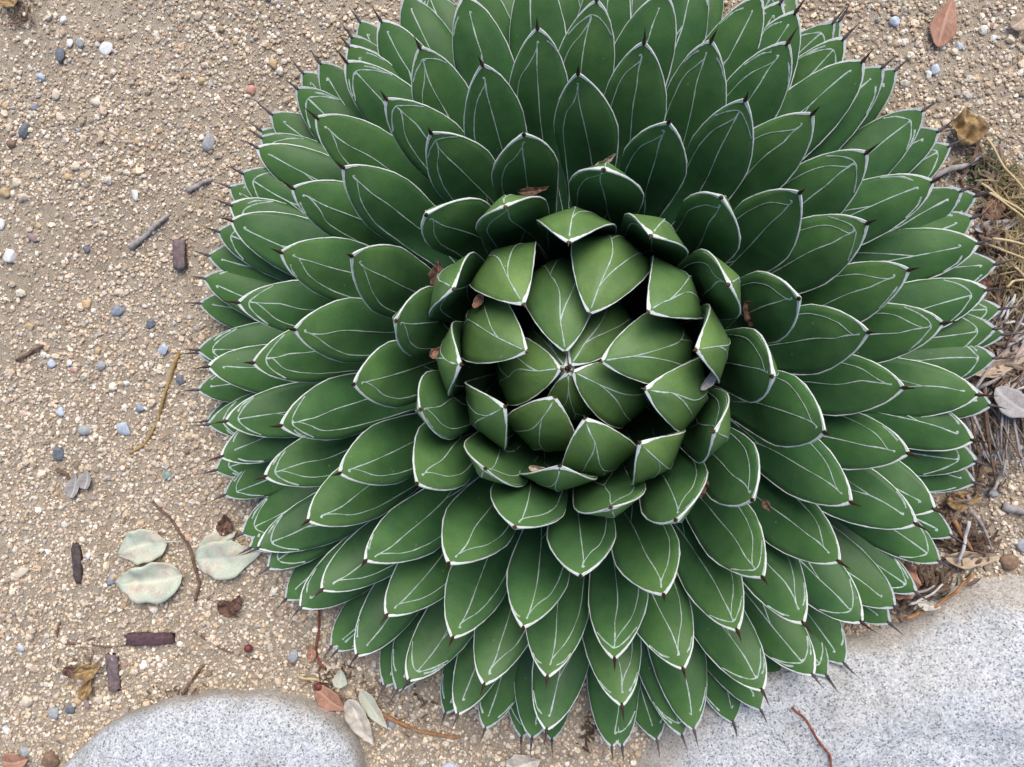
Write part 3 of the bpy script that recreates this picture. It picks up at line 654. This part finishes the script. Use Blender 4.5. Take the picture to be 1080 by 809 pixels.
TW = {'grey': plain('twig_grey', [(.3, (.20, .18, .17)), (.7, (.40, .37, .36))], 260., .85), 'brown': plain('twig_brown', [(.3, (.085, .05, .035)), (.7, (.20, .13, .09))], 260., .85),
      'red': plain('twig_red', [(.3, (.12, .035, .022)), (.7, (.27, .09, .055))], 260., .7), 'gold': plain('twig_gold', [(.3, (.22, .14, .05)), (.7, (.42, .29, .11))], 260., .8),
      'straw': plain('straw', [(.3, (.42, .31, .16)), (.7, (.62, .50, .30))], 200., .7), 'white': plain('twig_white', [(.3, (.38, .36, .35)), (.7, (.58, .56, .55))], 260., .85),
      'orange': plain('twig_orange', [(.3, (.22, .10, .045)), (.7, (.40, .21, .10))], 260., .8)}
def twig(pts, w0, w1, col, label, lift=.003, name='twig', cat='twig', group='twigs and stalks on the gravel'):
    o = tube(name, on_ground(pts, lift), w0*.5*PXM, w1*.5*PXM, TW[col], K=8, seed=len(label)); tag(o, label, cat, group); return o
def bark(px, py, length, width, rot, mat, label, thick=.4, ends=.12, seed=0):
    r = random.Random(seed); nx, K = 16, 16; V, F = [], []
    ph = [r.uniform(0, 6) for _ in range(K)]
    for i in range(nx+1):
        t = i/nx; X = (t-.5)*length*PXM
        for k in range(K):
            a = k*2*math.pi/K; ca, sa = math.cos(a), math.sin(a)
            sx = math.copysign(abs(ca)**.55, ca); sz = math.copysign(abs(sa)**.6, sa)
            rg = 1+.10*math.sin(a*7+ph[0])+.06*math.sin(a*11+t*3+ph[1])+.05*r.uniform(-1, 1)
            w = .5*width*PXM*(1-ends*abs(2*t-1)**6)*(1+.05*math.sin(5*t+ph[2]))
            xx = X+(0 if 0 < i < nx else r.uniform(-.5, .5)*width*PXM*.35)
            V.append((xx, sx*w*rg, sz*w*thick*rg+.15*w*math.sin(3*t+ph[3])))
    for i in range(nx):
        for k in range(K): q = i*K; F.append((q+k, q+K+k, q+K+(k+1) % K, q+(k+1) % K))
    F.append(tuple(range(K))); F.append(tuple(range((nx+1)*K-1, nx*K-1, -1)))
    o = mesh_obj('bark_chip', V, F, mat); g = G(px, py); o.rotation_euler.z = rot
    o.location = (g.x, g.y, ground_z(g.x, g.y)+.5*width*PXM*thick*.8+.0012); tag(o, label, 'bark', 'bark chips on the gravel'); return o
BK = {'dark': plain('bark_dark', [(.3, (.035, .028, .028)), (.7, (.11, .085, .082))], 240., .85, .7, .001), 'plum': plain('bark_plum', [(.3, (.055, .03, .035)), (.7, (.125, .072, .08))], 240., .8, .6, .001),
      'mauve': plain('bark_mauve', [(.3, (.09, .065, .068)), (.7, (.21, .16, .165))], 200., .85, .8, .001)}
bark(83, 593, 46, 11, R_(93), BK['dark'], 'thin near-black bark sliver standing upright on the photo left of the pale leaves', .35, .5, 1)
bark(161, 672, 55, 14, R_(4), BK['plum'], 'plum brown bark block lying level above the rounded boulder', .55, .1, 2)
bark(121, 708, 42, 15, R_(93), BK['mauve'], 'weathered mauve bark strip next to the ochre curled leaf', .35, .15, 3)
bark(192, 269, 29, 14, R_(92), BK['mauve'], 'short ridged brown bark stub by the left agave tips', .6, .1, 4)

def place(px, py, lift=.004):
    g = G(px, py); return g.x, g.y, ground_z(g.x, g.y)+lift
def fallen(px, py, length, width, deg, col, label, lift=.006, **kw):
    x, y, z = place(px, py, lift); return dry_leaf('dry_leaf', x, y, z, length*PXM, width*PXM, R_(deg), col, label, **kw)
fallen(151, 574, 62, 38, 196, 'sage', 'upper of the two pale sage leaves stacked at lower left', curl=-.10, fold=.22, bend=.22, seed=1, stalk=.012, crumple=.10)
fallen(160, 612, 84, 44, 188, 'sage', 'lower wider sage leaf with a tan blotch, touching the other', curl=-.10, fold=.30, bend=-.15, seed=2, lift=.007, crumple=.14)
fallen(243, 587, 78, 42, 8, 'sage', 'pale sage leaf lying under the agave spines at left', curl=-.08, fold=.22, bend=.10, seed=3, crumple=.10)
fallen(232, 572, 50, 26, 30, 'sage', 'small sage leaf tucked behind the one under the spines', curl=-.03, fold=.1, bend=.1, seed=4, lift=.004)
fallen(241, 552, 26, 17, 80, 'brown', 'crumpled red brown leaf scrap above the sage leaf', seed=5, crumple=.35)
fallen(243, 641, 28, 16, -40, 'brown', 'torn brown leaf scrap between the sage leaves and agave', seed=6, crumple=.3)
fallen(253, 634, 22, 12, 60, 'brown', 'narrow brown curl beside the torn scrap', seed=61, crumple=.3)
fallen(81, 512, 30, 15, 75, 'grey', 'left lilac grey husk of the pair near mid left', fold=.7, curl=.1, seed=7, lift=.003)
fallen(94, 505, 24, 15, 80, 'grey', 'right lilac grey husk of the pair near mid left', fold=.8, curl=.1, seed=8, lift=.003)
fallen(98, 705, 34, 18, 20, 'ochre', 'ochre curled dead leaf beside the mauve bark strip', seed=9, crumple=.4, fold=.4)
fallen(96, 723, 32, 13, 65, 'ochre', 'narrow yellow brown leaf curl below the ochre one', seed=10, crumple=.3, fold=.5)
fallen(80, 706, 20, 14, -15, 'brown', 'small red brown leaf piece left of the ochre leaf', seed=11, crumple=.3)
fallen(20, 801, 34, 26, 10, 'terracotta', 'rusty leaf cut by the lower left corner', seed=12, curl=-.15)
fallen(350, 736, 42, 24, -35, 'terracotta', 'terracotta leaf wedged against the rounded boulder', seed=13, curl=-.06, fold=.1)
fallen(382, 756, 58, 24, -62, 'pale', 'chalky twisted leaf right of the rounded boulder', seed=14, crumple=.18, fold=.3, lift=.010)
fallen(395, 745, 52, 17, -55, 'sage', 'greenish leaf half behind the chalky twisted one', seed=15, fold=.25, lift=.007)
fallen(362, 712, 22, 15, 80, 'sage', 'small grey green leaf tip above the chalky one', seed=151, fold=.3, lift=.008)
fallen(331, 686, 22, 10, 85, 'terracotta', 'small rust chip above the round grey pebble', seed=16, crumple=.2)
fallen(553, 803, 40, 26, 15, 'pale', 'white leaf shred at the bottom edge below the agave', seed=17, curl=-.1, crumple=.15)
fallen(16, 4, 26, 12, 10, 'ochre', 'orange leaf bit in the top left corner', seed=18, crumple=.2)
fallen(993, 26, 48, 22, 76, 'terracotta', 'flat terracotta leaf on the gravel at upper right', seed=19, curl=-.05, fold=.12, bend=-.1)
fallen(1015, 137, 36, 30, 100, 'ochre', 'crumpled golden ochre leaf at upper right', seed=20, crumple=.45, fold=.4, lift=.010)
fallen(1072, 26, 18, 16, 40, 'tan', 'pale tan leaf shard near the upper right corner', seed=21, curl=-.1)
fallen(1048, 240, 44, 12, 10, 'grey', 'silvery wood-like curled leaf at the right agave tips', seed=22, fold=.6, crumple=.2)
fallen(1066, 367, 34, 22, 35, 'pink', 'pink beige leaf at the right edge', seed=23, curl=-.08)
fallen(1048, 386, 56, 15, 18, 'tan', 'long split tan leaf below the pink one', seed=24, fold=.6, curl=.05, lift=.010)
fallen(1058, 425, 48, 24, -35, 'grey', 'smooth grey leaf pierced by a right hand spine', seed=25, curl=-.06, fold=.08, lift=.020)
fallen(1020, 586, 54, 16, 4, 'tan', 'folded khaki leaf lying on top of the big boulder edge', seed=26, fold=.7, crumple=.15, lift=.010)
fallen(997, 559, 28, 15, 25, 'tan', 'tan leaf fragment at the lower right agave tips', seed=27, crumple=.3)
fallen(945, 606, 40, 30, 60, 'terracotta', 'crumpled rust leaf between the agave and the big boulder', seed=28, crumple=.35, lift=.018)
fallen(970, 630, 24, 10, -5, 'pale', 'whitish chip above the orange stem on the boulder', seed=29, crumple=.2, lift=.022)
fallen(1012, 526, 34, 18, 12, 'ochre', 'yellow barred leaf curl under the right agave tips', seed=30, crumple=.35, fold=.5)
fallen(1004, 221, 20, 15, 60, 'terracotta', 'brick red scrap beneath the right agave tips', seed=31, crumple=.3)
fallen(1045, 220, 26, 18, 60, 'terracotta', 'dusty red leaf piece under the straw', seed=32, crumple=.3)
fallen(1035, 300, 22, 14, 70, 'brown', 'maroon leaf scrap beside the straw', seed=33, crumple=.3)

twig([(140, 262), (158, 246), (180, 226)], 7, 4, 'grey', 'straight silvery stick on the upper left gravel')
twig([(200, 202), (212, 195), (224, 190)], 6, 4, 'grey', 'short silvery stick touching the upper left spines')
twig([(190, 372), (178, 405), (168, 440), (156, 465), (139, 478)], 4, 3, 'gold', 'crooked golden brown stem left of the agave', .002)
twig([(62, 495), (72, 500), (79, 508)], 5, 3, 'brown', 'short brown stalk joined to the grey husks')
twig([(20, 380), (35, 371), (48, 364)], 4, 3, 'brown', 'thin dark twig at mid left')
twig([(163, 528), (184, 550), (200, 575), (211, 610), (208, 632)], 3, 3.5, 'brown', 'thin brown twig running down between the sage leaves', .003)
twig([(64, 655), (62, 676), (90, 679), (122, 682), (138, 678)], 2.5, 2.2, 'brown', 'brown rootlet leading to the plum bark block', .0003)
twig([(205, 665), (226, 680), (252, 690), (280, 696), (318, 702)], 3.5, 2, 'brown', 'long half-buried brown root above the rounded boulder', -.0005)
twig([(176, 748), (192, 734), (204, 716), (216, 700)], 4, 3, 'brown', 'short root rising from the rounded boulder', .002)
twig([(316, 712), (336, 716), (355, 718)], 4, 2, 'straw', 'pale stalk beside the dark red berry by the boulder')
twig([(338, 640), (337, 666), (335, 690), (345, 705)], 3, 3, 'red', 'thin red stalk next to the lower left leaf tips')
twig([(404, 750), (430, 764), (462, 773), (486, 775)], 5, 3, 'orange', 'rusty orange twig under the bottom left leaves', .004)
twig([(975, 190), (996, 181), (1014, 176), (1034, 163)], 7, 4, 'grey', 'silvery driftwood-like stick at the upper right tips', .008)
twig([(1052, 488), (1046, 504), (1037, 519)], 4, 3, 'grey', 'short grey stick crossing the tan stones', .012)
twig([(1056, 533), (1070, 537), (1090, 538)], 9, 8, 'grey', 'thick bluish grey stick at the right edge')
twig([(1013, 545), (1010, 562), (1003, 588)], 4, 3, 'white', 'white twig pointing down to the big boulder', .016)
twig([(1000, 546), (1008, 560), (1020, 578)], 5, 3, 'orange', 'rusty strip beside the white twig', .012)
twig([(1016, 520), (1020, 536), (1034, 556), (1044, 584)], 4, 3, 'grey', 'bent grey rootlet above the big boulder', .008)
twig([(946, 644), (966, 636), (988, 624), (1003, 611), (1015, 598)], 4, 3, 'orange', 'orange stem curved along the edge of the big boulder', .020)
twig([(820, 715), (834, 728), (846, 748), (857, 762), (858, 777)], 3, 2.4, 'red', 'thin dark red stalk arching over the big boulder', .057)
twig([(940, 622), (960, 618), (978, 611)], 3.5, 2, 'grey', 'grey splinter by the crumpled rust leaf', .018)
twig([(950, 628), (965, 622), (984, 608)], 3, 2, 'white', 'pale splinter above the whitish chip', .022)
for k, (pts, lab) in enumerate([
    ([(1028, 196), (1050, 212), (1080, 232), (1110, 262)], 'upper yellow straw crossing the right edge'),
    ([(1034, 206), (1058, 222), (1084, 246)], 'yellow straw just under the upper one at right'),
    ([(1036, 254), (1062, 258), (1095, 272)], 'nearly level straw from the right agave tip'),
    ([(1036, 260), (1058, 268), (1090, 282)], 'lower level straw from the same agave tip'),
    ([(1052, 304), (1062, 297), (1082, 298), (1105, 308)], 'curved straw loop beside the maroon scrap'),
    ([(1030, 150), (1050, 182), (1072, 206), (1100, 226)], 'long straw rising past the upper right litter'),
    ([(1062, 282), (1078, 298), (1096, 320)], 'short straw slanting down at the right edge')]):
    twig(pts, 2.6, 1.6, 'straw', lab, .012+.003*(k % 3), 'straw', 'straw', 'dry straw stalks at the right edge')
for pts, lab in [([(1052, 338), (1058, 324), (1064, 311)], 'pale stalk forking up from the right tips'), ([(1047, 336), (1056, 322), (1064, 311)], 'second pale stalk meeting it at the fork'),
                 ([(1052, 341), (1066, 340), (1078, 350), (1074, 362)], 'wiry grey loop at the right tips'), ([(1064, 410), (1080, 404), (1096, 398)], 'pale stalk above the smooth grey leaf')]:
    twig(pts, 2.6, 2, 'white', lab, .012)

# berries
M_BERRY = plain('berry', [(.3, (.10, .02, .022)), (.7, (.20, .055, .05))], 300., .45, .2)
for px, py, lab in [(264, 682, 'dull red berry on the gravel left of the round grey pebble'), (338, 722, 'dark red berry beside the terracotta leaf')]:
    V, F = [], []; K = 16
    prb = [(0.02, -1), (.5, -.86), (.86, -.5), (1, 0), (.88, .46), (.55, .80), (.26, .92), (.16, .84), (.02, .82)]
    for rr, z in prb:
        for a in range(K): V.append((rr*.0042*math.cos(a*2*math.pi/K), rr*.0042*math.sin(a*2*math.pi/K), z*.0040))
    for i in range(len(prb)-1):
        for a in range(K): q = i*K; F.append((q+a, q+(a+1) % K, q+K+(a+1) % K, q+K+a))
    o = mesh_obj('berry', V, F, M_BERRY); o.location = place(px, py, .0045); o.rotation_euler = (.5, .3, 0); tag(o, lab, 'berry', 'fallen berries')

# fibrous grey bark at the right edge: strips of one shredded piece
def shredded_bark(px, py, label, seed, n, L, deg, spread):
    r = random.Random(seed); g = G(px, py); root = empty('shredded_bark', (g.x, g.y, 0)); tag(root, label, 'bark', 'shredded bark at the right edge')
    for k in range(n):
        off = (k/(n-1)-.5)*spread*PXM; a = R_(deg+r.gauss(0, 11)); l = L*PXM*r.uniform(.45, 1.05); off += r.gauss(0, 5)*PXM
        ox, oy = -math.sin(R_(deg))*off, math.cos(R_(deg))*off; P = []
        bz = r.uniform(-.15, .15)
        for i in range(9):
            t = i/8-.5; P.append(Vector((ox+t*l*math.cos(a)-bz*l*t*t*math.sin(a)*2, oy+t*l*math.sin(a)+bz*l*t*t*math.cos(a)*2, .004+.004*r.random()*.3+.003*math.sin(k*1.7+i*.6)+.003*(k % 3))))
        tube('strip', P, r.uniform(.0005, .0020), r.uniform(.0003, .0009), TW['grey'] if r.random() < .75 else TW['brown'], root, 6, .25, seed+k)
shredded_bark(1052, 452, 'pale grey fibrous bark fanning out below the smooth grey leaf', 31, 34, 95, -72, 62)
shredded_bark(1068, 345, 'dark grey fibrous bark behind the pink leaf', 32, 22, 56, 60, 40)
shredded_bark(1066, 402, 'grey bark fibres between the tan leaf and grey leaf', 33, 24, 60, 55, 44)

# brown mulch crumbs, dead grass mat and green moss: masses nobody could count
def crumbs(name, label, cat, spots, n, mat, seed, lmin, lmax, wid, zmax, updown=.2):
    r = random.Random(seed); V, F = [], []
    for _ in range(n):
        cx_, cy_, rx, ry = r.choice(spots); g = G(cx_+r.gauss(0, rx), cy_+r.gauss(0, ry)); a = r.uniform(0, 6.28); l = r.uniform(lmin, lmax); w = wid*r.uniform(.6, 1.5)
        if math.hypot(g.x, g.y) < .27: continue
        d = Vector((math.cos(a), math.sin(a), r.uniform(-updown, updown))).normalized(); e = d.cross(Vector((r.uniform(-.4, .4), r.uniform(-.4, .4), 1))).normalized(); f = e.cross(d)
        c = Vector((g.x, g.y, ground_z(g.x, g.y)+r.random()**1.6*zmax+.001)); b = len(V); bow = f*l*r.uniform(-.12, .12)
        for t, ww in ((-.5, .6), (0, 1), (.5, .35)):
            p = c+d*(t*l)+bow*(1-4*t*t); V += [p+e*w*ww, p+f*w*.5*ww, p-e*w*ww, p-f*w*.5*ww]
        for s in (0, 4):
            for q in range(4): F.append((b+s+q, b+s+(q+1) % 4, b+s+4+(q+1) % 4, b+s+4+q))
        F += [(b+3, b+2, b+1, b), (b+8, b+9, b+10, b+11)]
    o = mesh_obj(name, V, F, mat, smooth=False); o['kind'] = 'stuff'; tag(o, label, cat); return o
M_MULCH = plain('mulch', [(.3, (.06, .038, .026)), (.5, (.15, .10, .07)), (.7, (.30, .24, .19))], 35., .9, .5)
M_MAT = plain('dead_grass', [(.3, (.16, .12, .055)), (.5, (.28, .22, .11)), (.7, (.42, .34, .20))], 45., .85, .3)
M_MOSS = plain('moss', [(.3, (.05, .075, .04)), (.6, (.10, .14, .08)), (.8, (.20, .22, .14))], 60., .9, .3)
crumbs('mulch', 'dark brown leaf crumbs and mulch along the right side', 'mulch', [(1030, 180, 12, 16), (1046, 240, 14, 22), (1055, 320, 14, 26), (1052, 385, 16, 20), (1025, 500, 14, 20), (1000, 560, 16, 14), (1020, 570, 14, 10), (945, 620, 12, 10), (975, 612, 16, 8)], 1000, M_MULCH, 5, .004, .016, .0013, .012)
crumbs('mulch', 'brown plant crumbs scattered by the rounded boulder', 'mulch', [(350, 715, 16, 12), (395, 735, 14, 12), (200, 735, 30, 8), (100, 705, 18, 14), (440, 745, 40, 14), (617, 765, 6, 10), (20, 15, 16, 9)], 260, M_MULCH, 6, .003, .010, .0010, .006)
crumbs('dead_grass', 'matted straw coloured dead grass at the right edge', 'grass', [(1066, 250, 14, 26), (1070, 300, 12, 16), (1060, 200, 14, 14)], 700, M_MAT, 7, .006, .022, .0006, .012, .5)
crumbs('moss', 'small grey green mossy weed at upper right', 'moss', [(1040, 172, 9, 9), (1052, 188, 8, 6), (1036, 185, 8, 6)], 420, M_MOSS, 8, .002, .006, .0011, .007, .7)

# green grass blades by the big boulder
M_BLADE = plain('grass_blade', [(.3, (.035, .06, .02)), (.7, (.09, .13, .05))], 120., .6, .2)
BL = ['upright green blade nearest the folded khaki leaf', 'long leaning green blade left of the upright one', 'tiny slanting green blade at the stem end by the khaki leaf', 'taller of the green blades midway along the orange stem',
      'shorter leaning green blade midway along the orange stem', 'upright green blade next to the lowest right agave tips', 'tiny green blade right of the lowest agave tips']
for k, (px, py, deg, l) in enumerate([(1009, 604, 88, .016), (1000, 612, 110, .018), (1012, 611, 140, .010), (985, 624, 80, .015), (980, 626, 105, .012), (955, 640, 85, .014), (962, 636, 100, .010)]):
    x, y, z = place(px, py, .016); a = R_(deg); V, F = [], []
    for i in range(7):
        t = i/6; p = Vector((x+math.cos(a)*l*.75*t, y+math.sin(a)*l*.75*t, z+.012*math.sin(t*1.4))); w = .0012*(1-t)**.7+.0001; e = Vector((-math.sin(a), math.cos(a), 0))
        V += [p+e*w, p-Vector((0, 0, w*.6)), p-e*w, p+Vector((0, 0, .0002))]
    for i in range(6):
        for q in range(4): F.append((4*i+q, 4*i+(q+1) % 4, 4*i+4+(q+1) % 4, 4*i+4+q))
    F += [(3, 2, 1, 0), (24, 25, 26, 27)]
    tag(mesh_obj('grass_blade', V, F, M_BLADE), BL[k], 'grass', 'green blades by the boulder')

# dry brown leaves caught between the agave leaves
def caught(px, py, z, length, width, deg, col, label, tilt=(0, 0), **kw):
    p = G(px, py, z); dry_leaf('dry_leaf', p.x, p.y, p.z, length*.00062, width*.00062, R_(deg), col, label, tilt=tilt, group='dry leaves caught in the agave', **kw)
caught(632, 176, .185, 44, 10, 32, 'tan', 'dry tan leaf stuck between agave leaves above the heart', fold=.9, seed=41, crumple=.35, tilt=(.5, -.2))
caught(563, 202, .185, 34, 8, 8, 'brown', 'small russet leaf stuck left of the tan one', fold=.9, seed=42, crumple=.5)
caught(799, 339, .150, 60, 18, -52, 'brown', 'large dark brown leaf lodged right of the agave heart', fold=.9, seed=43, crumple=.5, tilt=(.4, .3))
caught(462, 288, .175, 30, 15, 80, 'brown', 'dark leaf scrap lodged left of the agave heart', fold=.9, seed=44, crumple=.4)
caught(506, 316, .190, 22, 9, 60, 'terracotta', 'tiny rust curl between the left heart leaves', fold=1., seed=45, crumple=.4)
caught(464, 371, .175, 26, 11, 30, 'terracotta', 'rust scrap in the gap at the left of the heart', fold=.9, seed=46, crumple=.4)
caught(750, 399, .195, 34, 10, 52, 'grey', 'grey brown leaf shard right of the heart', fold=.6, seed=47, tilt=(.3, .2))
caught(738, 514, .170, 24, 16, 30, 'brown', 'round brown curl below right of the heart', fold=.9, seed=48, crumple=.5)
caught(571, 496, .190, 28, 8, -8, 'tan', 'tan scrap under the lower heart leaves', fold=.8, seed=49, crumple=.4)
caught(808, 533, .155, 16, 8, -60, 'brown', 'tiny brown scrap among the lower right leaves', fold=.8, seed=50, crumple=.4)
